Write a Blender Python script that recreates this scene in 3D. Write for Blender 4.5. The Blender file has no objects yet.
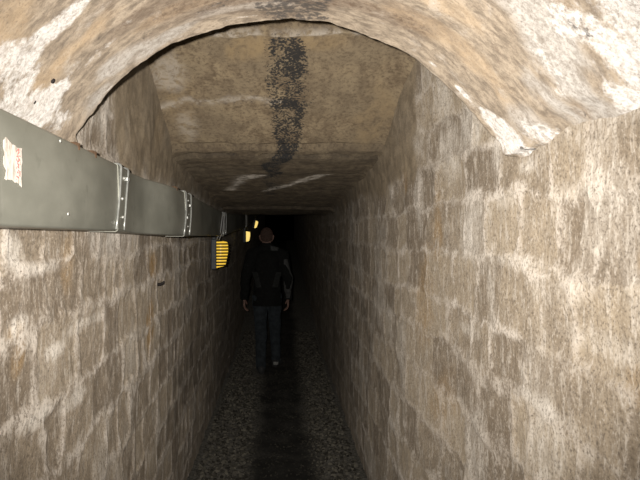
import bpy, bmesh, math, random
import numpy as np
from mathutils import Vector, Matrix

random.seed(7)
RNG = np.random.RandomState(11)
S = bpy.context.scene
COL = S.collection
F = 620.0            # focal length in pixels of the 640x480 photograph
VX, VY = 280.0, 232.0   # where the tunnel runs to in the photograph
CAMZ = 1.70

# ----------------------------------------------------------------- helpers
def smooth(t):
    t = np.clip(t, 0, 1)
    return t * t * (3 - 2 * t)

def _hash(ix, iy, iz, seed):
    n = (ix.astype(np.int64) * 73856093) ^ (iy.astype(np.int64) * 19349663) ^ (iz.astype(np.int64) * 83492791) ^ (seed * 2654435)
    n = (n ^ (n >> 13)) * 1274126177
    n = n & 0x7fffffff
    n = (n ^ (n >> 16)) * 668265263 & 0x7fffffff
    return (n ^ (n >> 15)) % 100003 / 100003.0

def vnoise(x, y, z=None, seed=0):
    x = np.asarray(x, float); y = np.asarray(y, float)
    z = np.zeros_like(x) if z is None else np.asarray(z, float)
    ix, iy, iz = np.floor(x), np.floor(y), np.floor(z)
    fx, fy, fz = smooth(x - ix), smooth(y - iy), smooth(z - iz)
    out = 0
    for a in (0, 1):
        for b in (0, 1):
            for c in (0, 1):
                w = (fx if a else 1 - fx) * (fy if b else 1 - fy) * (fz if c else 1 - fz)
                out = out + w * _hash(ix + a, iy + b, iz + c, seed)
    return out * 2 - 1

def fbm(x, y, z=None, seed=0, octaves=4, gain=.5):
    a, s, out = 1.0, 1.0, 0
    for k in range(octaves):
        out = out + a * vnoise(x * s, y * s, None if z is None else z * s, seed + k * 17)
        a *= gain; s *= 2.03
    return out

def grid_mesh(name, P, attrs, mat, parent=None, flip=False):
    """P: (n, m, 3) array of points -> one mesh of quads with float point attributes"""
    n, m = P.shape[:2]
    me = bpy.data.meshes.new(name)
    idx = np.arange(n * m).reshape(n, m)
    q = np.stack([idx[:-1, :-1], idx[1:, :-1], idx[1:, 1:], idx[:-1, 1:]], -1).reshape(-1, 4)
    if flip: q = q[:, ::-1]
    me.vertices.add(n * m); me.vertices.foreach_set('co', P.reshape(-1).astype(np.float32))
    me.loops.add(q.size); me.loops.foreach_set('vertex_index', np.ascontiguousarray(q).reshape(-1).astype(np.int32))
    me.polygons.add(len(q)); me.polygons.foreach_set('loop_start', np.arange(0, q.size, 4, dtype=np.int32))
    me.polygons.foreach_set('use_smooth', np.ones(len(q), bool))
    for k, v in attrs.items():
        at = me.attributes.new(k, 'FLOAT', 'POINT')
        at.data.foreach_set('value', np.ascontiguousarray(np.broadcast_to(v, (n, m))).reshape(-1).astype(np.float32))
    me.update(calc_edges=True); me.validate()
    me.materials.append(mat)
    o = bpy.data.objects.new(name, me); COL.objects.link(o)
    if parent: o.parent = parent
    return o

def obj(name, bm, mat, parent=None, smooth_shade=False):
    me = bpy.data.meshes.new(name); bm.to_mesh(me); bm.free()
    if smooth_shade:
        me.polygons.foreach_set('use_smooth', [True] * len(me.polygons))
    me.materials.append(mat)
    o = bpy.data.objects.new(name, me); COL.objects.link(o)
    if parent: o.parent = parent
    return o

def tag(o, label=None, cat=None, group=None, kind=None):
    if label: o['label'] = label
    if cat: o['category'] = cat
    if group: o['group'] = group
    if kind: o['kind'] = kind
    return o

def empty(name, loc):
    o = bpy.data.objects.new(name, None); COL.objects.link(o); o.location = loc
    return o

def at(px, py, Y):
    return Vector(((px - VX) / F * Y, Y, CAMZ + (VY - py) / F * Y))

def add_box(bm, lo, hi, bevel=0):
    r = bmesh.ops.create_cube(bm, size=1)
    vs = r['verts']
    for v in vs:
        v.co = Vector((lo[i] + (v.co[i] + .5) * (hi[i] - lo[i]) for i in range(3)))
    if bevel:
        es = list({e for v in vs for e in v.link_edges})
        bmesh.ops.bevel(bm, geom=es, offset=bevel, segments=2, affect='EDGES', profile=.6)

def add_tube(bm, pts, r, seg=8):
    pts = [Vector(p) for p in pts]; rings = []
    n = len(pts)
    rad = r if isinstance(r, (list, tuple)) else [r] * n
    for i, p in enumerate(pts):
        d = (pts[min(i + 1, n - 1)] - pts[max(i - 1, 0)]).normalized()
        a = d.orthogonal().normalized() if i == 0 else (pa - d * pa.dot(d)).normalized()
        pa = a; b = d.cross(a)
        rings.append([bm.verts.new(p + (a * math.cos(t) + b * math.sin(t)) * rad[i]) for t in [2 * math.pi * k / seg for k in range(seg)]])
    for A, B in zip(rings, rings[1:]):
        for k in range(seg):
            bm.faces.new((A[k], A[(k + 1) % seg], B[(k + 1) % seg], B[k]))
    bm.faces.new(rings[0][::-1]); bm.faces.new(rings[-1])

# --------------------------------------------------------------- materials
class NT:
    def __init__(s, name):
        s.m = bpy.data.materials.new(name); s.m.use_nodes = True
        s.t = s.m.node_tree; s.b = s.t.nodes['Principled BSDF']
        s.tc = None
    def n(s, typ, **kw):
        nd = s.t.nodes.new(typ)
        for k, v in kw.items(): setattr(nd, k, v)
        return nd
    def link(s, a, b): s.t.links.new(a, b)
    def coord(s, scale=(1, 1, 1)):
        if s.tc is None: s.tc = s.n('ShaderNodeTexCoord')
        mp = s.n('ShaderNodeMapping'); mp.inputs['Scale'].default_value = scale
        s.link(s.tc.outputs['Object'], mp.inputs['Vector'])
        return mp.outputs['Vector']
    def noise(s, scale, detail=4, rough=.55, stretch=(1, 1, 1), dist=0):
        nd = s.n('ShaderNodeTexNoise'); nd.inputs['Scale'].default_value = scale
        nd.inputs['Detail'].default_value = detail; nd.inputs['Roughness'].default_value = rough
        nd.inputs['Distortion'].default_value = dist
        s.link(s.coord(stretch), nd.inputs['Vector'])
        return nd.outputs['Fac']
    def ramp(s, v, a, b, lo=0., hi=1.):
        nd = s.n('ShaderNodeMapRange'); nd.interpolation_type = 'SMOOTHSTEP'
        for k, x in zip(('From Min', 'From Max', 'To Min', 'To Max'), (a, b, lo, hi)): nd.inputs[k].default_value = x
        s.link(v, nd.inputs['Value']); return nd.outputs['Result']
    def math(s, op, a, b=None, clamp=False):
        nd = s.n('ShaderNodeMath', operation=op, use_clamp=clamp)
        for i, x in enumerate((a, b)):
            if x is None: continue
            if isinstance(x, (int, float)): nd.inputs[i].default_value = x
            else: s.link(x, nd.inputs[i])
        return nd.outputs[0]
    def attr(s, name):
        nd = s.n('ShaderNodeAttribute', attribute_name=name); return nd.outputs['Fac']
    def mix(s, f, a, b, blend='MIX'):
        nd = s.n('ShaderNodeMix', data_type='RGBA', blend_type=blend)
        for i, x in zip((0, 6, 7), (f, a, b)):
            if isinstance(x, (int, float)): nd.inputs[i].default_value = x
            elif isinstance(x, tuple): nd.inputs[i].default_value = (*x, 1)
            else: s.link(x, nd.inputs[i])
        return nd.outputs[2]
    def bump(s, h, strength, dist):
        nd = s.n('ShaderNodeBump'); nd.inputs['Strength'].default_value = strength; nd.inputs['Distance'].default_value = dist
        s.link(h, nd.inputs['Height']); s.link(nd.outputs['Normal'], s.b.inputs['Normal'])
    def done(s, col, rough=.8, spec=.3, diff=1.0):
        if isinstance(col, tuple): s.b.inputs['Base Color'].default_value = (*col, 1)
        else: s.link(col, s.b.inputs['Base Color'])
        if isinstance(rough, (int, float)): s.b.inputs['Roughness'].default_value = rough
        else: s.link(rough, s.b.inputs['Roughness'])
        s.b.inputs['Specular IOR Level'].default_value = spec
        if 'Diffuse Roughness' in s.b.inputs: s.b.inputs['Diffuse Roughness'].default_value = diff
        return s.m

def stone_material():
    t = NT('old_masonry')
    fine = t.noise(120, 7, .75); mid = t.noise(13, 7, .7); streak = t.noise(60, 6, .7, (1, 1, .42)); drip = t.noise(30, 7, .75, (1, 1, .22), .2)
    crumb = t.noise(75, 6, .75, (1, 1, .7))
    tone = t.math('ADD', t.attr('tone'), t.math('MULTIPLY', t.math('SUBTRACT', mid, .5), 1.3))
    c = t.mix(t.ramp(tone, .0, 1.0), (.19, .150, .108), (.36, .295, .215))
    c = t.mix(t.ramp(streak, .42, .64, 0, .35), c, (.165, .138, .108))
    c = t.mix(t.math('MULTIPLY', t.attr('rust'), t.ramp(mid, .3, .52, .3, 1)), c, (.31, .20, .09))
    mo = t.math('MULTIPLY', t.attr('mortar'), t.ramp(t.math('ADD', crumb, t.math('MULTIPLY', t.math('SUBTRACT', mid, .5), .9)), .40, .58, .10, 1))
    c = t.mix(mo, c, (.56, .50, .43))
    st2 = t.noise(42, 7, .78, (1, 1, .35), .3)
    c = t.mix(t.ramp(st2, .50, .64, 0, .65), c, (.53, .475, .405))
    c = t.mix(t.ramp(drip, .54, .70, 0, .6), c, (.58, .53, .46))
    c = t.mix(t.math('MULTIPLY', t.attr('pale'), t.ramp(st2, .36, .58, .32, 1)), c, (.74, .69, .615))
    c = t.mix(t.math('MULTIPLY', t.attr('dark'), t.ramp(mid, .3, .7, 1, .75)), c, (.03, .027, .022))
    c = t.mix(t.ramp(fine, .37, .50, .75, 0), c, (.10, .08, .06))
    c = t.mix(t.math('MULTIPLY', t.ramp(fine, .56, .66, 0, .5), t.math('SUBTRACT', 1, t.attr('dark'))), c, (.66, .61, .54))
    sl = t.mix(t.ramp(t.math('ADD', mid, t.math('MULTIPLY', t.math('SUBTRACT', fine, .5), .8)), .3, .7), (.15, .118, .08), (.29, .23, .155))
    c = t.mix(t.math('MULTIPLY', t.attr('slab'), .85), c, t.mix(t.attr('dark'), sl, (.03, .027, .022)))
    t.bump(t.math('ADD', fine, t.math('MULTIPLY', streak, .4)), .55, .004)
    return t.done(c, t.ramp(mid, .3, .7, .5, .85), .4)

def slab_material():
    t = NT('rough_slab')
    fine = t.noise(60, 6, .68); mid = t.noise(10, 6, .62, (1.4, .8, 1), .6); big = t.noise(2.5, 4, .6)
    c = t.mix(t.ramp(t.math('ADD', mid, t.math('MULTIPLY', t.math('SUBTRACT', fine, .5), .45)), .3, .7), (.19, .14, .09), (.37, .29, .185))
    c = t.mix(t.ramp(big, .4, .62, 0, .5), c, (.25, .20, .135))
    c = t.mix(t.ramp(fine, .36, .52, .5, 0), c, (.12, .09, .06))
    c = t.mix(t.math('MULTIPLY', t.attr('rust'), t.ramp(mid, .3, .6)), c, (.37, .27, .15))
    st2 = t.noise(20, 6, .7, (1, 1, 1), .4)
    c = t.mix(t.math('MULTIPLY', t.attr('darken'), t.ramp(mid, .3, .7, 1, .8)), c, (.04, .035, .03))
    c = t.mix(t.math('MULTIPLY', t.attr('pale'), t.ramp(st2, .38, .55, .1, 1)), c, (.62, .56, .48))
    sp = t.noise(85, 4, .62)
    soot = t.ramp(t.math('ADD', t.attr('dark'), t.math('MULTIPLY', t.math('SUBTRACT', sp, .5), 3.2)), .45, .80, 0, .93)
    c = t.mix(soot, c, (.03, .031, .033))
    t.bump(t.math('ADD', fine, mid), .6, .006)
    return t.done(c, .75, .3)

def plaster_material():
    t = NT('stained_plaster')
    fine = t.noise(70, 8, .75); mid = t.noise(10, 8, .74, (1, 1, 1), .3); band = t.noise(26, 8, .75, (.8, 1.5, .8), .3); tiny = t.noise(170, 5, .75)
    c = t.mix(t.ramp(band, .34, .64), (.175, .142, .108), (.40, .33, .25))
    c = t.mix(t.ramp(fine, .52, .66, 0, .6), c, (.165, .122, .088))
    c = t.mix(t.math('MULTIPLY', t.attr('rust'), t.ramp(mid, .32, .6, .15, .85)), c, (.45, .335, .215))
    c = t.mix(t.math('MULTIPLY', t.attr('brown'), t.ramp(fine, .35, .6, .9, .4)), c, (.12, .085, .06))
    c = t.mix(t.math('MULTIPLY', t.attr('grey'), t.ramp(band, .25, .55, .45, 1)), c, t.mix(t.ramp(fine, .38, .6), (.30, .272, .24), (.49, .46, .42)))
    c = t.mix(t.ramp(mid, .54, .70, 0, .55), c, (.50, .45, .39))
    c = t.mix(t.ramp(t.math('ADD', t.attr('pale'), t.math('MULTIPLY', t.math('SUBTRACT', t.math('ADD', t.math('MULTIPLY', mid, .6), t.math('MULTIPLY', fine, .4)), .5), 3.6)), .30, 1.0, 0, .9), c, t.mix(t.ramp(fine, .35, .6), (.44, .41, .375), (.74, .715, .68)))
    c = t.mix(t.ramp(tiny, .36, .48, .5, 0), c, (.13, .10, .075))
    sp = t.noise(60, 5, .65)
    soot = t.ramp(t.math('ADD', t.attr('dark'), t.math('MULTIPLY', t.math('SUBTRACT', sp, .5), 2.6)), .45, .85, 0, .85)
    c = t.mix(soot, c, (.06, .054, .05))
    t.bump(t.math('ADD', fine, band), .45, .005)
    return t.done(c, .65, .35)

def simple(name, col, rough=.6, spec=.4, metal=0, var=.25, scale=20, emit=None, strength=1, stretch=(1, 1, 1), bump=0):
    t = NT(name)
    nz = t.noise(scale, 4, .6, stretch)
    dk = tuple(x * (1 - var) for x in col); lt = tuple(min(1, x * (1 + var)) for x in col)
    c = t.mix(t.ramp(nz, .3, .7), dk, lt)
    t.b.inputs['Metallic'].default_value = metal
    if emit:
        t.b.inputs['Emission Color'].default_value = (*emit, 1); t.b.inputs['Emission Strength'].default_value = strength
    if bump: t.bump(nz, bump, .004)
    return t.done(c, rough, spec, .5)

M_STONE, M_SLAB, M_PLASTER = stone_material(), slab_material(), plaster_material()

# ---------------------------------------------------------- tunnel geometry
def interp(y, pts): return np.interp(y, [p[0] for p in pts], [p[1] for p in pts])
def rise(y): y = np.asarray(y, float); return .075 * np.clip(y - 8.3, 0, None) ** 1.0 * smooth((y - 8.0) / 3)
def floor_z(y): return rise(y)
def ceil_z(y):
    """underside of the roof slabs above the camera's height"""
    y = np.asarray(y, float)
    z = np.interp(y, [-4, 2.47, 2.52, 2.98, 3.01, 3.39, 3.41, 3.50, 3.52, 6.58, 6.62, 8, 40],
                     [.845, .84, .805, .630, .612, .474, .448, .436, .420, .272, .245, .24, .24])
    return CAMZ + z + rise(y)
XL = [(-4, .575), (1.6, .565), (2.7, .595), (4.0, .625), (40, .625)]
XR = [(-4, .64), (2.25, .635), (2.85, .59), (40, .585)]
CL = [(-4, .56), (1.6, .55), (2.7, .57), (4.0, .60), (40, .60)]      # where the roof meets the left wall
CR = [(-4, .62), (2.25, .615), (2.85, .565), (5.2, .555), (40, .55)]
ZS = .18

Y_ST = np.concatenate([np.arange(-3, .6, .06), np.arange(.6, 3.2, .0075), np.arange(3.2, 6.0, .014), np.arange(6, 10, .04), np.arange(10, 26.1, .2)])

def blobs(PX, PY, spec, surf, nz, wobble=.4):
    """soft round patches of one stain: spec = [(u, v, ru, rv, strength)] in metres on the surface"""
    out = np.zeros_like(PX)
    for (u, v, ru, rv, s) in spec:
        d = np.sqrt(((PX - u) / ru) ** 2 + ((PY - v) / rv) ** 2) + nz * wobble
        out = np.maximum(out, s * smooth(1.35 - d))
    return out

def wall(name, side, xbase, xcorner, courses, seed, pale, rust, dark, slabmask):
    nz_ = 320
    y = Y_ST[:, None]
    zc = ceil_z(y) + .02
    zf = floor_z(y) - .03
    t = np.linspace(0, 1, nz_)[None, :]
    Z = zf + (zc - zf) * t
    Yg = np.broadcast_to(y, Z.shape)
    zr = Z - CAMZ - rise(Yg)
    b = interp(y, xbase); c = interp(y, xcorner)
    k = np.clip((zr - ZS) / np.maximum(zc - rise(y) - CAMZ - ZS, .02), 0, 1)
    X = b - (b - c) * k ** 1.6
    # masonry: wavy courses of unequal blocks
    w1 = fbm(Yg * 2.2, zr * 2.2, seed=seed, octaves=3)
    w2 = fbm(Yg * 14, zr * 14, seed=seed + 5, octaves=3)
    w0 = fbm(Yg * 1.1, zr * 1.1, seed=seed + 61, octaves=2)
    zz = zr + .014 * w1 + .010 * w2 + .012 * w0 + .012 * fbm(Yg * 8, zr * 8, seed=seed + 63, octaves=2)
    yy = Yg + .016 * fbm(Yg * 3, zr * 3, seed=seed + 9) + .012 * fbm(Yg * 14, zr * 14, seed=seed + 31, octaves=3) + .020 * fbm(Yg * 7, zr * 7, seed=seed + 33, octaves=2)
    cs = np.array(sorted(courses))
    ci = np.clip(np.searchsorted(cs, zz) - 1, 0, len(cs) - 2)
    dz = np.minimum(zz - cs[ci], cs[ci + 1] - zz)
    dist = np.abs(dz); bid = np.zeros_like(ci)
    rr = np.random.RandomState(seed)
    dy = np.full_like(zz, 9.)
    for q in range(len(cs) - 1):
        cuts = [-3.5]
        while cuts[-1] < 27: cuts.append(cuts[-1] + rr.uniform(.15, .34))
        cuts = np.array(cuts); m = ci == q
        j = np.clip(np.searchsorted(cuts, yy[m]) - 1, 0, len(cuts) - 2)
        dy[m] = np.minimum(yy[m] - cuts[j], cuts[j + 1] - yy[m])
        bid[m] = j + q * 1000
    # rounded block corners
    r = .045
    ax, ay = np.clip(r - dy, 0, None), np.clip(r - dist, 0, None)
    edge = np.where((ax > 0) & (ay > 0), r - np.sqrt(ax ** 2 + ay ** 2), np.minimum(dy, dist))
    wid = .009 + .010 * w1 + .008 * fbm(Yg * 30, zr * 30, seed=seed + 4, octaves=3) + .012 * fbm(Yg * 6, zr * 6, seed=seed + 3, octaves=3)
    mort = smooth((wid + .012 - edge) / .018)
    tone = _hash(bid, bid * 0 + 3, bid * 0, seed)
    prot = (_hash(bid, bid * 0 + 8, bid * 0, seed + 1) - .5) * .007
    f1 = fbm(Yg * 22, zr * 22, seed=seed + 12, octaves=4, gain=.6)
    f2 = fbm(Yg * 4, zr * 4, seed=seed + 14, octaves=3)
    slab = slabmask(Yg, zr, X, fbm(Yg * 5, zr * 5, seed=seed + 77, octaves=3))
    mort = mort * (1 - slab)
    disp = (1 - mort) * (prot - .003) * (1 - slab) + mort * .001 + .0012 * f1 + .006 * f2
    X = X - disp
    # the joint between mortar and block fades where wash covers both
    cover = smooth((fbm(Yg * 1.6, zr * 1.6, seed=seed + 21, octaves=3) + .15) * 1.2)
    wob = fbm(Yg * 7, zr * 7, seed=seed + 40, octaves=3)
    falloff = .80 * smooth((Yg - 2.2 + .5 * f2) / 5.0)  # fading of the flash with depth, painted into the wall colour
    A = dict(mortar=mort * (1 - .45 * cover), tone=.5 + (tone - .5) * .85, slab=slab,
             pale=np.clip(blobs(Yg, zr, pale, None, wob) + .30 * smooth(f2 * 1.4 - .1), 0, 1),
             rust=np.clip(blobs(Yg, zr, rust, None, wob), 0, 1),
             dark=np.clip(np.maximum(blobs(Yg, zr, dark, None, wob), falloff), 0, 1))
    P = np.stack([X * side, Yg, Z], -1)
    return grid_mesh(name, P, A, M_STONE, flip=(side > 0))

def wpos(px, py, X):
    Y = X * F / abs(px - VX); return Y, (VY - py) / F * Y

def wb(X, lst):
    out = []
    for px, py, ru, rv, s in lst:
        y, z = wpos(px, py, X); out.append((y, z, ru, rv, s))
    return out

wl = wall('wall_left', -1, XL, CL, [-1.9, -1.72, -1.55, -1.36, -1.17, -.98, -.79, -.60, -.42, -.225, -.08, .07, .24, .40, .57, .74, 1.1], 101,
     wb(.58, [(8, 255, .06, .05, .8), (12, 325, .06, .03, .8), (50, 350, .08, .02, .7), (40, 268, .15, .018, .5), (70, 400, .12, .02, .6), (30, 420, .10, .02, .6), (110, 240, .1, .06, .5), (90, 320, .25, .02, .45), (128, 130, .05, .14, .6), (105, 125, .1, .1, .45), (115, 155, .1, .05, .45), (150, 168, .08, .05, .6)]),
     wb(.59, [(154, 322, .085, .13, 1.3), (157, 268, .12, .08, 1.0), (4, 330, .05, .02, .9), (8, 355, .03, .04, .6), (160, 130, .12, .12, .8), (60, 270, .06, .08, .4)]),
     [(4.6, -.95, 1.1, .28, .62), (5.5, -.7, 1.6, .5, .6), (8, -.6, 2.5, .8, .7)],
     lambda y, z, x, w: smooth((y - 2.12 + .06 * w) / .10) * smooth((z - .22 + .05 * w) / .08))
tag(wl, 'old stone block wall carrying the grey duct, whitish mortar smears', kind='structure')
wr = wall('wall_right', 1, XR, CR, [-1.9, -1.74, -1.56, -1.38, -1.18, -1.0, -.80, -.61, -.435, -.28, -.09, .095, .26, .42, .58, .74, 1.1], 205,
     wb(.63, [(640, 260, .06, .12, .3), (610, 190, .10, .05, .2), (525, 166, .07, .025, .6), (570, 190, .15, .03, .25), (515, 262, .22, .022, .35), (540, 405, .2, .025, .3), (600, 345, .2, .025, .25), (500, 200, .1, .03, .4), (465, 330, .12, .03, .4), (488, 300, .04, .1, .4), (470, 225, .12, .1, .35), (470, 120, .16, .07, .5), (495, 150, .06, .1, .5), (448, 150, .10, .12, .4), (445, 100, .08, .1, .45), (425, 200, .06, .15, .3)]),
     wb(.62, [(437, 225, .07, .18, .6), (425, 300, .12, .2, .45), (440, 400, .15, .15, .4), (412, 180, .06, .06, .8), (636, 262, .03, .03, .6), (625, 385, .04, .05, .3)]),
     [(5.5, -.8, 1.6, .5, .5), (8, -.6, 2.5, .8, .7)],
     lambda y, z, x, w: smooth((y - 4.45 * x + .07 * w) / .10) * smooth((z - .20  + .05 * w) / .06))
tag(wr, 'old stone block wall without duct, pale and rough', kind='structure')

# roof slabs -----------------------------------------------------------
def build_ceiling():
    ys = Y_ST[Y_ST > 1.5]
    ys = np.sort(np.concatenate([ys, np.arange(3.38, 3.42, .003), np.arange(3.49, 3.53, .004), np.arange(6.57, 6.63, .005)]))
    y = ys[:, None]; s = np.linspace(0, 1, 150)[None, :]
    L, R = -interp(y, CL) - .05, interp(y, CR) + .05
    X = L + (R - L) * s; Yg = np.broadcast_to(y, X.shape)
    ywav = Yg + .010 * fbm(X * 5, Yg * .5, seed=61, octaves=3)
    Z = ceil_z(ywav)
    f1 = fbm(X * 16, Yg * 16, seed=63, octaves=4, gain=.6); f2 = fbm(X * 3, Yg * 3, seed=64, octaves=3)
    ridge = np.exp(-((Yg - 2.52 - .02 * f2) / .014) ** 2) * smooth((X + .3) / .1) * .012
    gw = .02 * fbm(X * 7, X * 0, seed=66, octaves=4)
    groove = np.exp(-((Yg - 3.385 + .3 * gw) / .010) ** 2) * .018 + np.exp(-((Yg - 3.51 + gw * 1.5) / .014) ** 2) * .03 + np.exp(-((Yg - 6.6) / .02) ** 2) * .03
    Z = Z + groove
    Z = Z - .0028 * f1 - .007 * f2 - ridge
    # the roof turns down softly towards both walls
    e = np.minimum(X - L, R - X)
    Z = Z - .035 * smooth((.10 - e) / .10) ** 2
    wob = fbm(X * 9, Yg * 6, seed=70, octaves=4)
    xc = np.interp(Yg, [1.5, 2.5, 2.9, 3.3, 3.43, 3.52, 3.7, 4.7], [.03, .010, .035, .043, .055, .02, -.035, -.07])
    half = np.interp(Yg, [1.5, 2.5, 2.9, 3.3, 3.7, 4.7], [.06, .075, .09, .075, .065, .06])
    d = np.abs(X - xc + .02 * wob) / half
    clump = fbm(X * 16, Yg * 11, seed=75, octaves=3)
    soot = (.80 + .38 * clump) * smooth((1.45 - d) / .9) * np.interp(Yg, [2.5, 2.56, 3.35, 3.5, 4.7, 6], [0., .95, 1, .9, .75, .3])
    line = lambda x0, y0, x1, y1, w: np.exp(-((np.abs((X - x0) * (y1 - y0) - (Yg - y0) * (x1 - x0)) / math.hypot(x1 - x0, y1 - y0) + .025 * wob) / w) ** 2) * ((Yg > min(y0, y1)) & (Yg < max(y0, y1)))
    pale = np.maximum(line(-.14, 5.2, .32, 4.15, .032) * 1.25, line(-.15, 4.2, -.27, 4.4, .06) * 1.25)
    pale = np.maximum(pale, line(-.27, 4.35, -.40, 5.1, .035) * .9)
    pale = np.maximum(pale, .8 * np.exp(-((Yg - 2.515) / .014) ** 2) * smooth(wob + .9))
    pale = np.maximum(pale, .55 * np.exp(-((Yg - 2.985 - .03 * wob) / .022) ** 2) * smooth((.06 - X) / .05))
    pale = np.maximum(pale, blobs(X, Yg, [(-.50, 2.75, .07, .15, .5), (-.48, 3.2, .07, .15, .4)], None, wob))
    rust = blobs(X, Yg, [(-.14, 2.6, .12, .08, .8), (.16, 2.57, .12, .06, .7), (.5, 3.1, .1, .3, .5), (-.5, 3.0, .08, .3, .5)], None, wob)
    # inner roof slabs get darker in steps, deepening further along
    darken = np.interp(ywav, [3.2, 3.4, 3.42, 3.50, 3.52, 5, 6.6, 9], [0, .12, .45, .45, .60, .68, .78, .9])
    P = np.stack([X, Yg, Z], -1)
    return grid_mesh('ceiling', P, dict(pale=np.clip(pale, 0, 1), rust=rust, dark=np.clip(soot, 0, 1), darken=darken), M_SLAB, flip=False)
tag(build_ceiling(), 'roof of brown stone slabs with a sooty black streak', kind='structure')

# plaster barrel vault nearest the camera --------------------------------
YV = 1.66
VP = np.array([(70, 163), (73, 151), (76, 139), (86, 119), (100, 101), (122, 81), (150, 61), (175, 46), (200, 35), (220, 29), (240, 25), (262, 22.5), (285, 22), (312, 24.5), (340, 30), (372, 40),
               (400, 52), (420, 64), (440, 79), (460, 96), (480, 115), (494, 131), (505, 146), (514, 160)], float)
VPX, VPZ = (VP[:, 0] - VX) / F * YV, (VY - VP[:, 1]) / F * YV
_a = np.unwrap(np.arctan2(VPZ, VPX))[::-1]; _r = np.hypot(VPX, VPZ)[::-1]
def vault_R(a): return np.interp(a, _a, _r)
def vhit(px, py):
    dx, dz = (px - VX) / F, (VY - py) / F
    a = math.atan2(dz, dx); return float(vault_R(a)), a, float(vault_R(a)) / math.hypot(dx, dz)

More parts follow.
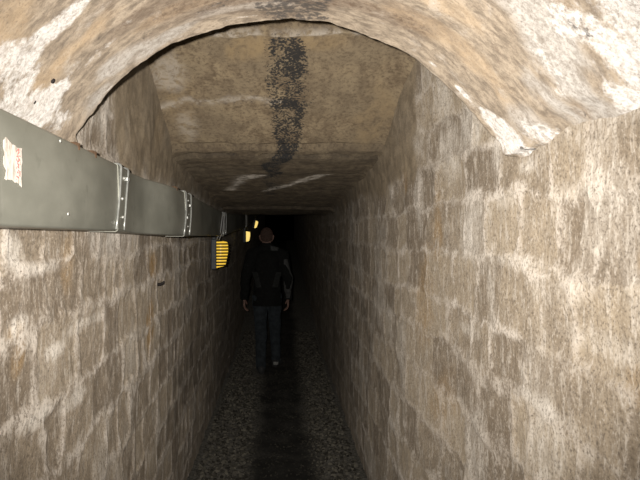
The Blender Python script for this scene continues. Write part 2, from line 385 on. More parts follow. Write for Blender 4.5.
def build_vault():
    ang = np.linspace(_a[0], _a[-1], 460)
    Rr = vault_R(ang)
    k = np.ones(21) / 21; pad = np.pad(Rr, 10, mode='edge'); Rr = np.convolve(pad, k, 'valid')
    # metric arc length
    xs, zs = Rr * np.cos(ang), Rr * np.sin(ang)
    arc = np.concatenate([[0], np.cumsum(np.hypot(np.diff(xs), np.diff(zs)))])
    edge = YV + .010 * fbm(arc * 6, arc * 0, seed=81, octaves=3) + .006 * fbm(arc * 30, arc * 0, seed=83, octaves=3)
    ends = smooth((np.abs(arc - arc[-1] / 2) - arc[-1] * .36) / (arc[-1] * .14))
    edge = edge + ends * .022 * fbm(arc * 22, arc * 0 + 4, seed=85, octaves=3) - .022 * np.exp(-((arc - arc[-1] + .075) / .02) ** 2)
    tt = np.concatenate([np.linspace(0, 1, 40) ** .6 * .74, np.linspace(.75, 1, 210)])
    rows = -3 + (edge[None, :] + 3) * tt[:, None]
    Y = np.vstack([rows, edge[None, :] + .002, edge[None, :] - .001, edge[None, :] - .25])
    A = np.broadcast_to(ang, Y.shape); S_ = np.broadcast_to(arc, Y.shape)
    f1 = fbm(S_ * 14, Y * 14, seed=86, octaves=4, gain=.55); f2 = fbm(S_ * 3, Y * 3, seed=87, octaves=3)
    lip = np.exp(-((edge[None, :] - Y) / .03) ** 2)
    rad = Rr[None, :] + .013 * smooth((np.minimum(S_, arc[-1] - S_) - .15) / .3) + .0015 * f1 + .006 * f2 - .004 * lip * (1 + f1) - .010 * smooth((.06 - np.minimum(S_, arc[-1] - S_)) / .06)
    sl = np.minimum(S_, arc[-1] - S_)
    rad = rad + .030 * smooth((.09 - sl + .02 * f2) / .09) * smooth((edge[None, :] - Y - .07) / .10)
    rad = rad + .032 * smooth((.022 + .008 * f1 - sl) / .02)
    rad[-2, :] += .012; rad[-1, :] += .02
    X, Z = rad * np.cos(A), rad * np.sin(A) + CAMZ
    wob = fbm(S_ * 9, Y * 14, seed=90, octaves=4)
    def spots(lst, wobble=.5):
        out = np.zeros_like(Y)
        for px, py, rs, ry, s in lst:
            R0, a0, y0 = vhit(px, py)
            s0 = float(np.interp(a0, ang, arc))
            d = np.sqrt(((S_ - s0) / rs) ** 2 + ((Y - y0) / ry) ** 2) + wobble * wob
            out = np.maximum(out, s * smooth((1.4 - d) / .9))
        return out
    pale = spots([(625, 60, .16, .10, 1), (650, 20, .2, .15, 1), (618, 100, .07, .06, .9), (515, 145, .05, .06, 1), (498, 125, .05, .03, .9), (540, 140, .05, .06, .7),
                  (462, 92, .03, .012, .8), (431, 66, .02, .01, .8), (560, 95, .03, .03, .5), (545, 60, .08, .03, .35),
                  (15, 98, .12, .07, 1), (45, 105, .07, .08, 1), (25, 65, .10, .05, 1), (50, 35, .10, .05, 1), (80, 10, .08, .045, .95), (5, 60, .06, .08, .8), (62, 118, .06, .08, .95), (30, 112, .08, .08, 1), (95, 115, .04, .06, .8), (70, 120, .04, .03, .7),
                  (110, 88, .03, .014, .8), (125, 30, .03, .02, .5), (100, 55, .05, .02, .5), (240, 22, .05, .006, .6), (185, 38, .04, .008, .5), (400, 8, .06, .01, .3)])
    rust = spots([(10, 20, .10, .08, .9), (60, 65, .16, .05, 1), (95, 35, .08, .04, 1), (40, 80, .05, .04, .9), (180, 15, .12, .03, .8), (430, 35, .2, .05, .8), (470, 60, .1, .05, .7),
                  (575, 25, .08, .04, .6), (572, 115, .03, .03, .9), (440, 10, .1, .04, .6)])
    grey = spots([(120, 65, .10, .04, .9), (95, 100, .08, .05, .9), (160, 45, .08, .03, .8), (240, 12, .10, .02, .4), (565, 70, .16, .07, 1.1), (545, 30, .16, .06, 1.1), (555, 105, .10, .05, 1), (530, 125, .05, .05, .7), (510, 8, .10, .05, .8), (600, 120, .06, .08, .8)])
    dark = spots([(298, 10, .075, .12, .72), (215, 12, .05, .02, .5), (150, 40, .03, .015, .6), (102, 40, .015, .012, .6), (572, 118, .022, .03, .55), (528, 151, .012, .012, .8), (552, 153, .016, .01, .8), (585, 30, .03, .03, .45)], .7)
    # a crack runs through the white plaster over the duct
    for (a_, b_) in (((8, 92), (27, 62)), ((27, 62), (52, 14))):
        p, q = vhit(*a_), vhit(*b_)
        s0, s1 = np.interp([p[1], q[1]], ang, arc); y0, y1 = p[2], q[2]
        tpar = np.clip(((S_ - s0) * (s1 - s0) + (Y - y0) * (y1 - y0)) / ((s1 - s0) ** 2 + (y1 - y0) ** 2), 0, 1)
        dd = np.hypot(S_ - s0 - tpar * (s1 - s0), Y - y0 - tpar * (y1 - y0)) + .004 * wob
        dark = np.maximum(dark, .75 * smooth((.006 - dd) / .005))
    brown = spots([(150, 15, .12, .04, .9), (200, 8, .15, .05, 1), (345, 8, .2, .06, 1.1), (255, 4, .2, .05, 1), (120, 5, .06, .03, .6), (400, 15, .15, .04, .6), (280, 12, .15, .06, .7), (575, 25, .05, .03, .8), (572, 115, .03, .04, .9), (160, 35, .06, .02, .7), (610, 128, .05, .02, .6)])
    P = np.stack([X, Y, Z], -1)
    return grid_mesh('ceiling_vault', P, dict(brown=brown, pale=pale, rust=rust, grey=grey, dark=dark), M_PLASTER, flip=True)
tag(build_vault(), 'stained tan and white plaster barrel vault ending in a ragged lip', kind='structure')

# floor --------------------------------------------------------------------
def build_floor():
    t = NT('trodden_grit')
    nz = t.noise(45, 6, .7); big = t.noise(5, 3)
    c = t.mix(t.ramp(nz, .35, .65), (.045, .042, .035), (.15, .14, .12))
    c = t.mix(t.math('MULTIPLY', t.attr('path'), t.ramp(big, .2, .7, .7, 1)), c, (.018, .017, .015))
    t.bump(nz, .8, .012)
    mat = t.done(c, .85, .2)
    ys = np.concatenate([np.arange(-3, 3, .1), np.arange(3, 9, .03), np.arange(9, 26.1, .2)])
    y = ys[:, None]; s = np.linspace(-.70, .70, 70)[None, :]
    X = np.broadcast_to(s, (len(ys), 70)); Y = np.broadcast_to(y, X.shape)
    Z = floor_z(Y) + .008 * fbm(X * 5, Y * 5, seed=91) + .02 * smooth((np.abs(X) - .3) / .3)
    path = smooth((.31 + .05 * fbm(X * 3, Y * 3, seed=93) - np.abs(X - .01)) / .16)
    return grid_mesh('floor', np.stack([X, Y, Z], -1), dict(path=path), mat), mat
fl, _ = build_floor()
tag(fl, 'grit floor of the tunnel with a dark trodden path', kind='structure')

def build_gravel():
    t = NT('gravel_chips')
    nz = t.noise(90, 3); a = t.attr('tone')
    c = t.mix(t.math('ADD', a, t.math('MULTIPLY', t.math('SUBTRACT', nz, .5), .5)), (.03, .027, .021), (.21, .192, .152))
    mat = t.done(c, .8, .25)
    phi = (1 + 5 ** .5) / 2
    V = np.array([(-1, phi, 0), (1, phi, 0), (-1, -phi, 0), (1, -phi, 0), (0, -1, phi), (0, 1, phi), (0, -1, -phi), (0, 1, -phi), (phi, 0, -1), (phi, 0, 1), (-phi, 0, -1), (-phi, 0, 1)]) / math.hypot(1, phi)
    T = np.array([(0, 11, 5), (0, 5, 1), (0, 1, 7), (0, 7, 10), (0, 10, 11), (1, 5, 9), (5, 11, 4), (11, 10, 2), (10, 7, 6), (7, 1, 8), (3, 9, 4), (3, 4, 2), (3, 2, 6), (3, 6, 8), (3, 8, 9), (4, 9, 5), (2, 4, 11), (6, 2, 10), (8, 6, 7), (9, 8, 1)])
    N = 15000
    r = np.random.RandomState(5)
    y = 2.5 + 7.5 * r.rand(N); x = r.uniform(-.585, .55, N)
    pathd = smooth((.31 - np.abs(x - .01)) / .16)
    keep = r.rand(N) > pathd * .72
    for fx, fy in ((-.225, 7.45), (-.03, 7.82)): keep &= ~((np.abs(x - fx) < .10) & (np.abs(y - fy) < .24))
    x, y, pathd = x[keep], y[keep], pathd[keep]; N = len(x)
    sz = r.uniform(.006, .015, N) * (1 - .35 * pathd)
    z = floor_z(y) + .008 * fbm(x * 5, y * 5, seed=91) + .02 * smooth((np.abs(x) - .3) / .3)
    th = r.uniform(0, 6.28, N)
    sc = r.uniform(.6, 1.35, (N, 1, 3)); sc[:, :, 2] *= .75
    v = V[None] * (1 + .28 * (r.rand(N, 12, 1) - .5)) * sc * sz[:, None, None]
    c, s = np.cos(th)[:, None], np.sin(th)[:, None]
    P = np.stack([v[..., 0] * c - v[..., 1] * s + x[:, None], v[..., 0] * s + v[..., 1] * c + y[:, None], v[..., 2] + (z + sz * .25)[:, None]], -1)
    tri = (T[None] + (np.arange(N) * 12)[:, None, None]).reshape(-1, 3)
    me = bpy.data.meshes.new('gravel')
    me.vertices.add(N * 12); me.vertices.foreach_set('co', P.reshape(-1).astype(np.float32))
    me.loops.add(tri.size); me.loops.foreach_set('vertex_index', tri.reshape(-1).astype(np.int32))
    me.polygons.add(len(tri)); me.polygons.foreach_set('loop_start', np.arange(0, tri.size, 3, dtype=np.int32))
    at_ = me.attributes.new('tone', 'FLOAT', 'POINT')
    tn = np.clip(r.rand(N) ** 1.6 * (1 - .8 * pathd), 0, 1)
    at_.data.foreach_set('value', np.repeat(tn, 12).astype(np.float32))
    me.update(calc_edges=True); me.materials.append(mat)
    o = bpy.data.objects.new('gravel', me); COL.objects.link(o)
    return o
tag(build_gravel(), 'loose pale grey gravel along both sides of the dark path', 'gravel', kind='stuff')

# ------------------------------------------------------------------- duct
M_DUCT = None
def duct_material():
    t = NT('galvanised_sheet')
    nz = t.noise(6, 5, .6, (1, .5, 1)); sc = t.noise(40, 5, .7, (1, 1, .12))
    c = t.mix(t.ramp(nz, .3, .7), (.335, .338, .285), (.45, .452, .385))
    c = t.mix(t.ramp(sc, .58, .75, 0, .35), c, (.52, .51, .46))
    c = t.mix(t.ramp(t.noise(17, 5, .65), .58, .72, 0, .5), c, (.26, .26, .215))
    t.b.inputs['Metallic'].default_value = .15
    return t.done(c, t.ramp(nz, .3, .7, .36, .5), .45, 0)
M_DUCT = duct_material()
M_STRAP = simple('zinc_strap', (.50, .51, .48), .38, .6, .55, .2, 40)
M_SCREW = simple('screw_zinc', (.62, .62, .58), .35, .6, .5, .1)
M_RUST = simple('rusty_iron', (.14, .085, .05), .8, .3, .2, .4, 60)
M_NAIL = simple('black_iron', (.035, .03, .028), .7, .3, .3, .3, 60)

DX = [(-3, .465), (1.04, .468), (1.86, .480), (2.0, .490), (2.10, .497), (2.26, .492), (2.42, .462), (2.56, .438), (2.80, .428), (3.3, .436), (5.4, .478), (9, .49), (26, .49)]
DB = [(-3, .012), (1.0, .010), (1.86, .002), (2.75, -.018), (5.4, -.034), (26, -.034)]
DH = [(-3, .198), (1.0, .200), (1.9, .198), (2.2, .203), (3.0, .198), (5.4, .192), (26, .19)]
def drise(y): return np.interp(y, [5.2, 9, 12.4, 26], [0, .10, .30, 1.1])
def dpt(y, u, v, off=0):
    """u: 0 front face .. 1 back, v: 0 bottom .. 1 top; off: outwards from the sheet"""
    x = float(interp(y, DX)); b = float(interp(y, DB)) + CAMZ + float(drise(y)); h = float(interp(y, DH))
    back = min(x + .09, float(interp(y, XL)) - .004)
    return Vector((-(x + (back - x) * u), y, b + h * v))

def sweep(ys, loop, cap=True):
    """loop: function y -> list of points round the section"""
    bm = bmesh.new(); rings = []
    for y in ys: rings.append([bm.verts.new(p) for p in loop(y)])
    n = len(rings[0])
    for A, B in zip(rings, rings[1:]):
        for k in range(n): bm.faces.new((A[k], B[k], B[(k + 1) % n], A[(k + 1) % n]))
    if cap: bm.faces.new(rings[0]); bm.faces.new(rings[-1][::-1])
    bmesh.ops.recalc_face_normals(bm, faces=bm.faces)
    return bm

def section(y, off=0.0):
    """rounded box section, bowing a little at the sheet centre"""
    a, b, c, d = dpt(y, 0, 0), dpt(y, 1, 0), dpt(y, 1, 1), dpt(y, 0, 1)
    w, h = (a - b).length, (d - a).length
    r = .006
    pts = []
    bow = .004 * math.sin(y * 5.1) + .002
    for v in [0, .15, .35, .5, .65, .85, 1]:                # front, up
        vv = r / h + v * (1 - 2 * r / h)
        pts.append(a + Vector((off + bow * math.sin(math.pi * vv), 0, vv * h)))
    pts.append(d + Vector((-r * .3 + off * .7, 0, -r * .3 + off * .7)))
    pts.append(d + Vector((-r, 0, off))); pts.append(c + Vector((r, 0, off)))
    pts.append(c + Vector((-0 - off * .2, 0, -r))); pts.append(b + Vector((-off * .2, 0, r)))
    pts.append(b + Vector((r, 0, -off))); pts.append(a + Vector((-r, 0, -off)))
    pts.append(a + Vector((-r * .3 + off * .7, 0, r * .3 - off * .7)))
    return pts

duct = empty('cable_duct', (-.5, 1.0, CAMZ))
tag(duct, 'grey sheet metal duct running along the wall under the vault', 'duct')
def under(o, root):
    o.parent = root; o.matrix_parent_inverse = Matrix.Translation(root.location).inverted()
    return o
joints = [1.885, 2.86, 5.3, 8.9]
cuts = [-3] + joints + [26]
for i, (y0, y1) in enumerate(zip(cuts, cuts[1:])):
    n = max(12, int((y1 - y0) / .05)); n = min(n, 80)
    ys = np.linspace(y0 + .001, y1 - .001, n)
    o = under(obj('duct_section', sweep(ys, section), M_DUCT, smooth_shade=True), duct)
    md = o.modifiers.new('edge', 'EDGE_SPLIT'); md.split_angle = math.radians(50)
# each joint is a collar of two raised beads
for jy, gap, rb in ((1.885, .115, .0036), (2.86, .17, .0042), (5.3, .24, .0055), (8.9, .2, .006)):
    col = obj('joint_collar', sweep([jy - gap * .5, jy, jy + gap * .5], lambda y: section(y, .002)), M_DUCT, smooth_shade=False)
    under(col, duct)
    for s in (-1, 1):
        yb = jy + s * gap * .5
        pts = [p for p in section(yb, .004)][:10]
        # bead leans with the sheet: top of the strap lies a little further along
        pts = [p + Vector((0, (p.z - CAMZ - .1) * .30, 0)) for p in pts]
        bm = bmesh.new(); add_tube(bm, pts, rb, 6)
        st = under(obj('joint_strap', bm, M_STRAP, smooth_shade=True), duct); tag(st, 'bright zinc strap round the duct joint')
    for v in (.22, .5, .82):
        bm = bmesh.new(); bmesh.ops.create_icosphere(bm, subdivisions=2, radius=.0045)
        p = dpt(jy, 0, v) + Vector((.006, random.uniform(-.02, .02), 0))
        bmesh.ops.translate(bm, verts=bm.verts, vec=p); under(obj('screw', bm, M_SCREW, smooth_shade=True), duct)
# wing of each strap buckle, screws, clips on the top edge
for y, v in ((1.94, .83), (2.915, .72), (2.81, .42)):
    bm = bmesh.new(); p = dpt(y, 0, v) + Vector((.008, 0, 0))
    add_box(bm, p - Vector((.006, .012, .006)), p + Vector((.004, .016, .006)), .002)
    under(obj('buckle', bm, M_STRAP), duct)
for px, py in ((56, 141), (64, 214)):
    Y = .47 * F / (VX - px); p = at(px, py, Y); p.x = -.461
    bm = bmesh.new(); bmesh.ops.create_icosphere(bm, subdivisions=2, radius=.0035); bmesh.ops.scale(bm, verts=bm.verts, vec=(.6, 1, 1))
    bmesh.ops.translate(bm, verts=bm.verts, vec=p); under(obj('screw', bm, M_SCREW, smooth_shade=True), duct)
for y in (1.60, 1.46, 2.62):
    p = dpt(y, .08, 1); bm = bmesh.new()
    add_box(bm, p + Vector((-.03, -.008, -.001)), p + Vector((.004, .008, .007)), .002)
    add_box(bm, p + Vector((.000, -.006, -.012)), p + Vector((.009, .006, .005)), .002)
    under(obj('edge_clip', bm, M_RUST), duct)
# torn paper label
def label_material():
    t = NT('torn_paper')
    nz = t.noise(60, 5, .7, (1, 3, .4)); n2 = t.noise(110, 3, .6, (1, 1, .7))
    c = t.mix(t.ramp(nz, .48, .62), (.62, .57, .51), (.30, .26, .21))
    c = t.mix(t.ramp(t.attr('ink'), .3, .8, 0, .8), c, (.45, .09, .08))
    return t.done(c, .8, .3, .5)
M_PAPER = label_material()
def build_label():
    ny, nz_ = 60, 50
    ya, yb, za, zb = 1.052, 1.122, .082, .150
    u = np.linspace(0, 1, ny)[:, None]; v = np.linspace(0, 1, nz_)[None, :]
    rag0 = .10 * fbm(v * 5, v * 0, seed=140); rag1 = .05 * fbm(v * 6, v * 0 + 3, seed=141)
    uu = np.clip(rag0, -.08, .2) + (1 - np.clip(rag0, -.08, .2) + rag1) * u
    vv = v + (1 - np.abs(2 * v - 1)) * 0 + .04 * fbm(u * 5, u * 0, seed=143) * (v - .5) * 2
    Y = ya + (yb - ya) * uu
    Z = CAMZ + za + (zb - za) * vv + .010 * (1 - u)
    X = -np.interp(Y, [p[0] for p in DX], [p[1] for p in DX])
    h = (Z - CAMZ - .01) / .2
    X = X + (.004 * np.sin(Y * 5.1) + .002) * np.sin(math.pi * np.clip(h, 0, 1)) + .0016
    # two rows of worn red capitals set on their side
    row = ((uu > .66) & (uu < .92)).astype(float)
    n = fbm(uu * 16, vv * 26, seed=150, octaves=2)
    ink = row * smooth((n + .28) * 2) * ((vv > .10) & (vv < .95))
    o = grid_mesh('paper_label', np.stack([X, Y, Z], -1), dict(ink=ink), M_PAPER)
    so = o.modifiers.new('thick', 'SOLIDIFY'); so.thickness = .0006; so.offset = 1
    return under(o, duct)
tag(build_label(), 'torn white paper label with a worn red line of print')

# ------------------------------------------------------------- duct lamps
M_HOUSE = simple('lamp_housing', (.055, .062, .068), .5, .4, .2, .2)
M_LENS = simple('amber_lens', (.45, .30, .05), .35, .5, 0, .1, 12, (1.0, .62, .055), .80)
M_LENS2 = simple('warm_lens', (.8, .65, .25), .35, .5, 0, .1, 12, (1.0, .72, .20), .95)
M_BAR = simple('louvre_bar', (.045, .038, .022), .6, .3, .1, .2)
M_CABLE = simple('grey_cable', (.30, .30, .29), .5, .4, 0, .15)
def build_lamp(loc, h, w, label, lens, rot=0, far=False, hang=.024):
    """bulkhead lamp: back box towards the wall, ribbed lens swelling out into the passage (+x)"""
    r = empty('bulkhead_lamp', loc); r.rotation_euler = (0, rot, 0)
    tag(r, label, 'lamp', 'lamps along the duct')
    d = .11
    bm = bmesh.new(); add_box(bm, (-.062, -d / 2 - .012, -h / 2 - .012), (-.018, d / 2 + .012, h / 2 + .012), .008); obj('housing', bm, M_HOUSE, r)
    # lens: D-shaped swept dome
    bm = bmesh.new(); rings = []
    N = 18
    for k in range(N + 1):
        t = k / N; z = -h / 2 + h * t
        sw = w * min(1, (1 - abs(2 * t - 1) ** 16) * (.70 + .30 * min(1, t / .6)) + .02)
        rings.append([bm.verts.new((-.018 + sw * (1 - abs(q) ** 4), q * d / 2, z)) for q in np.linspace(-1, 1, 15)])
    for A, B in zip(rings, rings[1:]):
        for k in range(14): bm.faces.new((A[k], A[k + 1], B[k + 1], B[k]))
        bm.faces.new((A[14], A[0], B[0], B[14]))
    bm.faces.new(rings[0][::-1]); bm.faces.new(rings[-1])
    bmesh.ops.recalc_face_normals(bm, faces=bm.faces)
    L = obj('lens', bm, lens, r, True)
    if not far:
        for k in range(9):
            t = (k + .5) / 9 + .04
            if t > .985: t = .985
            z = -h / 2 + h * t
            sw = w * min(1, (1 - abs(2 * t - 1) ** 16) * (.70 + .30 * min(1, t / .6)) + .02) + .006
            bm = bmesh.new()
            pts = [(-.018 + sw * (1 - abs(q) ** 4) , q * (d / 2 + .006), z) for q in np.linspace(-1, 1, 15)]
            add_tube(bm, pts, .0062, 6); tag(obj('louvre', bm, M_BAR, r, True), 'dark louvre bar')
        for s in (0, 1):
            bm = bmesh.new()
            add_tube(bm, [(-.022 + .02 * s, -.03, h / 2 - .005), (-.014 + .02 * s, -.045, h / 2 + .02), (.012 + .018 * s, -.055, h / 2 + .06), (.022 + .016 * s, -.06, h / 2 + .14), (.030 + .016 * s, -.05, h / 2 + .215)], .0045, 6)
            tag(obj('cable', bm, M_CABLE, r, True), 'thin grey cable looping up over the duct')
    bm = bmesh.new()
    add_box(bm, (-.055, -.02, h / 2 + .006), (-.03, .02, h / 2 + hang), .003); obj('hanger', bm, M_HOUSE, r)
    return r
p = at(219.5, 254, 4.9); build_lamp(p, .215, .085, 'big ribbed amber lamp below the duct, nearest the camera', M_LENS)
p = at(247.5, 236.5, 9.0); build_lamp(p, .150, .056, 'small amber lamp beside the man\'s head, second along the duct', M_LENS2, far=True, hang=.050)
p = at(256, 224.5, 12.4); build_lamp(p, .15, .05, 'tiny tilted amber lamp above the man\'s head, third along the duct', M_LENS2, rot=math.radians(12), far=True, hang=.035)

# nails in the plaster and an iron spike in the wall
for (px, py), lab in (((53, 81), 'dark nail head in the tan plaster over the duct, the upper of two'), ((36, 103), 'dark nail head in the white plaster just above the duct, the lower of two')):
    R0, a0, y0 = vhit(px, py); R0 += .007 if py > 100 else .002
    c = Vector((R0 * math.cos(a0), y0, CAMZ + R0 * math.sin(a0))); inw = Vector((-math.cos(a0), 0, -math.sin(a0)))
    bm = bmesh.new()
    q = inw.to_track_quat('Z', 'Y').to_matrix().to_4x4()
    add_tube(bm, [(0, 0, -.02), (0, 0, .0), (0, 0, .001), (0, 0, .004), (0, 0, .0055)], [.003, .003, .006, .0055, .0025], 10)
    bmesh.ops.transform(bm, matrix=Matrix.Translation(c) @ q, verts=bm.verts)
    tag(obj('nail', bm, M_NAIL, None, True), lab, 'nail', 'nails in the vault')
Y, z = wpos(159, 285, .60)
bm = bmesh.new(); add_tube(bm, [(-.64, Y, CAMZ + z), (-.592, Y - .005, CAMZ + z + .004), (-.578, Y - .012, CAMZ + z + .010), (-.572, Y - .02, CAMZ + z + .020)], [.009, .008, .007, .003], 8)
tag(obj('iron_spike', bm, M_NAIL, None, True), 'short black iron spike sticking out of the wall below the duct', 'spike')

# ------------------------------------------------------------------ person
def cap(bm, p0, p1, r0, r1, flat=(1, 1, 1)):
    p0, p1 = Vector(p0), Vector(p1); n = max(3, int((p1 - p0).length / (min(r0, r1) * .35)) + 1); n = min(n, 22)
    for i in range(n):
        t = i / (n - 1); ball(bm, p0.lerp(p1, t), r0 + (r1 - r0) * t, flat)
def ball(bm, c, r, flat=(1, 1, 1)):
    b = bmesh.ops.create_icosphere(bm, subdivisions=2, radius=1)
    rr = (r, r, r) if isinstance(r, (int, float)) else r
    for v in b['verts']:
        v.co = Vector(c) + Vector((v.co.x * rr[0] * flat[0], v.co.y * rr[1] * flat[1], v.co.z * rr[2] * flat[2]))
def solid(name, bm, mat, voxel, parent=None, smooth_n=4, wrinkle=0, seed=0, cut=None):
    """fuse overlapping volumes into one continuous skin"""
    me = bpy.data.meshes.new(name); bm.to_mesh(me); bm.free()
    o = bpy.data.objects.new(name, me); COL.objects.link(o)
    m = o.modifiers.new('r', 'REMESH'); m.mode = 'VOXEL'; m.voxel_size = voxel
    s = o.modifiers.new('s', 'SMOOTH'); s.iterations = smooth_n; s.factor = .5
    dg = bpy.context.evaluated_depsgraph_get(); dg.update()
    me2 = bpy.data.meshes.new_from_object(o.evaluated_get(dg))
    o.modifiers.clear(); o.data = me2; bpy.data.meshes.remove(me); me2.name = name
    if wrinkle:
        n = len(me2.vertices); co = np.empty(n * 3, np.float32); no = np.empty(n * 3, np.float32)
        me2.vertices.foreach_get('co', co); me2.vertices.foreach_get('normal', no)
        co = co.reshape(-1, 3).astype(float); no = no.reshape(-1, 3)
        f = fbm(co[:, 0] * 9, co[:, 1] * 9, co[:, 2] * 17, seed=seed, octaves=3)
        co = co + no * (f * wrinkle)[:, None]
        me2.vertices.foreach_set('co', co.reshape(-1).astype(np.float32))
    if cut is not None:
        b2 = bmesh.new(); b2.from_mesh(me2)
        for (pc, pn) in cut:
            g = bmesh.ops.bisect_plane(b2, geom=b2.verts[:] + b2.edges[:] + b2.faces[:], plane_co=pc, plane_no=pn, clear_outer=True)
        b2.to_mesh(me2); b2.free()
    me2.polygons.foreach_set('use_smooth', [True] * len(me2.polygons))
    me2.materials.clear(); me2.materials.append(mat); me2.update()
    if parent: o.parent = parent
    return o
def patch(name, src, test, mat, parent, off, thick=.003):
    """a piece of cloth or hair lying on the surface of another mesh"""
    b = bmesh.new(); b.from_mesh(src.data)
    b.normal_update()
    dele = [f for f in b.faces if not test(f.calc_center_median(), f.normal)]
    for v in b.verts: v.co = v.co + v.normal * off
    bmesh.ops.delete(b, geom=dele, context='FACES')
    o = obj(name, b, mat, parent, True)
    s = o.modifiers.new('thick', 'SOLIDIFY'); s.thickness = thick; s.offset = -1
    return o

M_SKIN = simple('skin', (.27, .165, .13), .55, .4, 0, .12, 30)
M_JACKET = simple('dark_jacket', (.011, .011, .010), .85, .2, 0, .25, 25, bump=.3)
M_PANEL = simple('grey_panel', (.030, .031, .029), .8, .3, 0, .2, 30)
M_PIPING = simple('pale_piping', (.065, .065, .062), .6, .4, 0, .2, 30)
M_JEANS = simple('blue_jeans', (.036, .043, .048), .85, .2, 0, .3, 18, bump=.3)
M_HAIR = simple('short_brown_hair', (.085, .052, .04), .8, .3, 0, .4, 80, bump=.6)
M_SHOE = simple('dark_shoe', (.045, .045, .045), .6, .4, 0, .2)
M_TAB = simple('pale_heel_tab', (.30, .30, .28), .4, .5, 0, .1)

def hand(bm, wrist, d, side, scale=1.0):
    """relaxed hand hanging from the wrist; d = pointing direction, palm faces the thigh"""
    w = Vector(wrist); d = Vector(d).normalized()
    n = Vector((-side, 0, 0)); n = (n - d * n.dot(d)).normalized()    # palm normal, to the body
    f = n.cross(d) * (1 if n.cross(d).y > 0 else -1)                    # towards the thumb, forward
    for k in range(4):                                                 # palm
        q = (k - 1.5) * .019
        cap(bm, w + f * q * .6, w + d * .085 + f * q, .015, .0125)
    for k, ln in enumerate((.062, .078, .085, .075)):                  # little .. index
        q = (k - 1.5) * .0215
        a = w + d * .085 + f * q
        b_ = a + (d * .95 + n * .30).normalized() * ln * .45
        c_ = b_ + (d * .75 + n * .66).normalized() * ln * .32
        e_ = c_ + (d * .45 + n * .89).normalized() * ln * .28
        cap(bm, a, b_, .0095, .0088); cap(bm, b_, c_, .0088, .008); cap(bm, c_, e_, .008, .007)
    a = w + d * .025 + f * .026 + n * .006                             # thumb from the side of the palm
    b_ = a + (d * .62 + f * .70 + n * .25).normalized() * .045
    c_ = b_ + (d * .9 + f * .25 + n * .35).normalized() * .033
    cap(bm, a, b_, .0135, .0105); cap(bm, b_, c_, .0105, .0085)

HIP = dict(l=(-.088, .0, .89), r=(.088, .01, .89))
KNEE = dict(l=(-.075, .035, .475), r=(.095, .16, .50))
ANK = dict(l=(-.068, -.165, .085), r=(.108, .215, .080))
TOE = dict(l=(-.098, .035, .035), r=(.155, .40, .040))
HEEL = dict(l=(-.063, -.205, .040), r=(.098, .175, .040))
SHO = dict(l=(-.185, .0, 1.405), r=(.185, .0, 1.405))
ELB = dict(l=(-.262, -.045, 1.13), r=(.250, -.05, 1.13))
WRI = dict(l=(-.275, .02, .885), r=(.255, .03, .885))

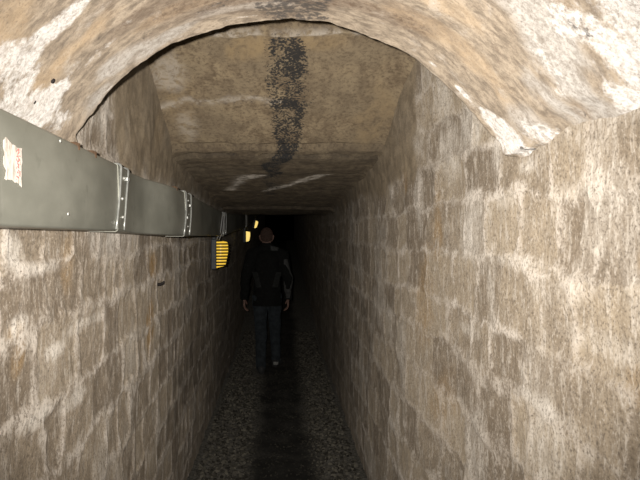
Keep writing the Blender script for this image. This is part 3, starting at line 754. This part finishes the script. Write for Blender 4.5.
def build_person(loc):
    bm = bmesh.new()
    # head with brow, nose, chin, ears; faces +y, away from the camera
    H = Vector((-.005, .025, 1.625))
    ball(bm, H + Vector((0, -.008, .018)), (.076, .095, .096)); ball(bm, H + Vector((0, .022, -.035)), (.060, .070, .075)); ball(bm, H + Vector((0, .06, -.082)), (.030, .030, .028))
    cap(bm, H + Vector((0, .088, .012)), H + Vector((0, .108, -.028)), .010, .014)
    cap(bm, H + Vector((-.04, .075, .026)), H + Vector((.04, .075, .026)), .016, .016)
    cap(bm, H + Vector((-.020, .086, -.056)), H + Vector((.020, .086, -.056)), .010, .010)
    for s in (-1, 1):
        ball(bm, H + Vector((s * .032, .082, .002)), (.013, .009, .009))
        ball(bm, H + Vector((s * .079, -.004, -.008)), (.010, .020, .032)); ball(bm, H + Vector((s * .084, -.012, .008)), (.010, .016, .018))
        ball(bm, H + Vector((s * .060, .045, -.030)), (.02, .03, .03))
    cap(bm, (-.004, .0, 1.44), (-.005, .008, 1.57), .060, .056)
    # trunk
    ball(bm, (0, .0, .93), (.155, .105, .11)); cap(bm, (0, 0, .97), (0, .0, 1.14), .12, .118, (1.12, .8, 1)); cap(bm, (0, 0, 1.16), (0, -.005, 1.33), .135, .140, (1.15, .78, 1))
    cap(bm, (-.15, -.005, 1.405), (.15, -.005, 1.405), .062, .062)
    for s in (-1, 1): cap(bm, (s * .05, -.005, 1.47), (s * .15, -.005, 1.425), .045, .05)
    for k in 'lr':
        sd = -1 if k == 'l' else 1
        cap(bm, SHO[k], ELB[k], .052, .040); cap(bm, ELB[k], WRI[k], .039, .027)
        d = Vector(WRI[k]) - Vector(ELB[k]); d = Vector((d.x * .4, d.y * .6, d.z))
        cap(bm, WRI[k], Vector(WRI[k]) + d.normalized() * .02, .026, .022)
        hand(bm, Vector(WRI[k]) + d.normalized() * .015, d, sd)
        cap(bm, HIP[k], KNEE[k], .082, .052); cap(bm, KNEE[k], ANK[k], .052, .036)
        cap(bm, ANK[k], HEEL[k], .034, .030); cap(bm, HEEL[k], TOE[k], .030, .026)
    body = solid('person', bm, M_SKIN, .0065, smooth_n=2)
    body.location = loc
    tag(body, 'person in dark jacket and blue jeans walking away down the tunnel, seen from behind', 'person')
    # hair: cropped cap over skull and nape
    patch('hair', body, lambda c, n: c.z > 1.555 and c.z + (c.y - .02) * -.55 > 1.60 and abs(c.x + .005) < .083 and not (abs(c.x + .005) > .070 and c.z < 1.655 and c.y > -.035), M_HAIR, body, .0055, .006)
    # jacket: body, sleeves, stand-up collar
    bm = bmesh.new()
    cap(bm, (0, -.004, .80), (0, -.004, .98), .165, .160, (1.10, .80, .9)); cap(bm, (0, 0, .98), (0, 0, 1.16), .158, .160, (1.08, .80, 1)); cap(bm, (0, 0, 1.16), (0, -.012, 1.34), .165, .168, (1.10, .80, .9))
    cap(bm, (-.165, -.008, 1.395), (.165, -.008, 1.395), .080, .080)
    for s in (-1, 1): cap(bm, (s * .05, -.008, 1.475), (s * .17, -.008, 1.425), .058, .060)
    cap(bm, (-.003, -.004, 1.44), (-.004, .0, 1.515), .083, .078)
    for k in 'lr':
        s = -1 if k == 'l' else 1
        cap(bm, SHO[k], ELB[k], .077, .063); cap(bm, ELB[k], Vector(WRI[k]) + Vector((0, 0, -.01)), .062, .048)
    jk = solid('jacket', bm, M_JACKET, .008, body, 4, .007, 71)
    b = bmesh.new(); b.from_mesh(jk.data)
    # hem cut flat below the hips, open neck, open cuffs
    bmesh.ops.delete(b, geom=[f for f in b.faces if (f.calc_center_median().z < .795 and abs(f.calc_center_median().x) < .205)
                              or (f.calc_center_median().z > 1.553)
                              or (abs(f.calc_center_median().x) > .205 and f.calc_center_median().z < .862)], context='FACES')
    b.to_mesh(jk.data); b.free()
    so = jk.modifiers.new('cloth', 'SOLIDIFY'); so.thickness = .006; so.offset = -1
    tag(jk, 'dark zipped jacket')
    for s in (-1, 1):
        tag(patch('side_panel', jk, lambda c, n, s=s: n.y < -.15 and 1.02 < c.z < 1.20 and .085 < s * c.x - (c.z - 1.1) * .25 < .150 and c.y < -.02, M_PANEL, jk, .003), 'paler grey panel')
    tag(patch('sleeve_piping', jk, lambda c, n: c.x > .205 and .88 < c.z < 1.36 and -.026 < (c.y + .05 * math.sin((c.z - .88) * 4)) - (-.012) < -.006, M_PIPING, jk, .003), 'pale stripe down the sleeve')
    tag(patch('collar_flap', jk, lambda c, n: c.z > 1.46 and c.z < 1.515 - (c.x - .05) * .25 and .045 < c.x < .135 and c.y < .03, M_PIPING, jk, .006), 'pale turned-up collar flap')
    # trousers
    bm = bmesh.new()
    ball(bm, (0, .0, .90), (.165, .118, .12)); cap(bm, (0, 0, .92), (0, 0, 1.0), .125, .12, (1.2, .85, 1))
    for k in 'lr':
        A = Vector(ANK[k])
        cap(bm, HIP[k], KNEE[k], .098, .073); cap(bm, KNEE[k], A + Vector((0, 0, .0)), .072, .060)
    tr = solid('trousers', bm, M_JEANS, .008, body, 4, .008, 77)
    b = bmesh.new(); b.from_mesh(tr.data)
    bmesh.ops.delete(b, geom=[f for f in b.faces if f.calc_center_median().z < .060 or f.calc_center_median().z > 1.06], context='FACES')
    b.to_mesh(tr.data); b.free()
    so = tr.modifiers.new('cloth', 'SOLIDIFY'); so.thickness = .005; so.offset = -1
    # shoes
    for k in 'lr':
        bm = bmesh.new(); h, t = Vector(HEEL[k]), Vector(TOE[k]); A = Vector(ANK[k])
        cap(bm, h + Vector((0, 0, .012)), t + Vector((0, 0, .010)), .042, .040, (1, 1, .9)); cap(bm, h + Vector((0, .0, .035)), A + Vector((0, .01, .01)), .044, .046)
        cap(bm, A, (A + t) / 2 + Vector((0, 0, .02)), .046, .040)
        sh = solid('shoe', bm, M_SHOE, .007, body, 3)
        b = bmesh.new(); b.from_mesh(sh.data)
        bmesh.ops.bisect_plane(b, geom=b.verts[:] + b.edges[:] + b.faces[:], plane_co=(0, 0, .012), plane_no=(0, 0, -1), clear_outer=True)
        bmesh.ops.holes_fill(b, edges=[e for e in b.edges if e.is_boundary])
        for v in b.verts: v.co.z -= .010
        b.to_mesh(sh.data); b.free()
        if k == 'r':
            tag(patch('heel_tab', sh, lambda c, n: .045 < c.z < .075 and c.y < h.y - .018 and c.x > h.x - .022, M_TAB, sh, .002), 'pale reflective heel tab')
    return body
build_person((-.158, 7.53, .016))

# ------------------------------------------------------------------- light
cam = bpy.data.cameras.new('camera'); co = bpy.data.objects.new('camera', cam); COL.objects.link(co)
co.location = (0, 0, CAMZ); co.rotation_euler = (math.radians(90), 0, 0)
cam.sensor_width = 36; cam.lens = 36 * F / 640
cam.shift_x = (320 - VX) / 640; cam.shift_y = -(240 - VY) / 640
cam.clip_start = .02; cam.clip_end = 100
S.camera = co

fl = bpy.data.lights.new('camera_flash', 'SPOT'); fo = bpy.data.objects.new('camera_flash', fl); COL.objects.link(fo)
fo.location = (-.04, .0, CAMZ + .027)
fo.rotation_euler = (math.radians(90), 0, math.radians(-4))
fl.energy = 285; fl.color = (1, .945, .88); fl.shadow_soft_size = .009
fl.spot_size = math.radians(80); fl.spot_blend = 1

w = bpy.data.worlds.new('world'); S.world = w; w.use_nodes = True
w.node_tree.nodes['Background'].inputs[0].default_value = (0, 0, 0, 1)
w.node_tree.nodes['Background'].inputs[1].default_value = 0

S.view_settings.view_transform = 'Standard'; S.view_settings.look = 'None'
S.view_settings.gamma = 1; S.view_settings.use_curve_mapping = False
S.view_settings.exposure = 0
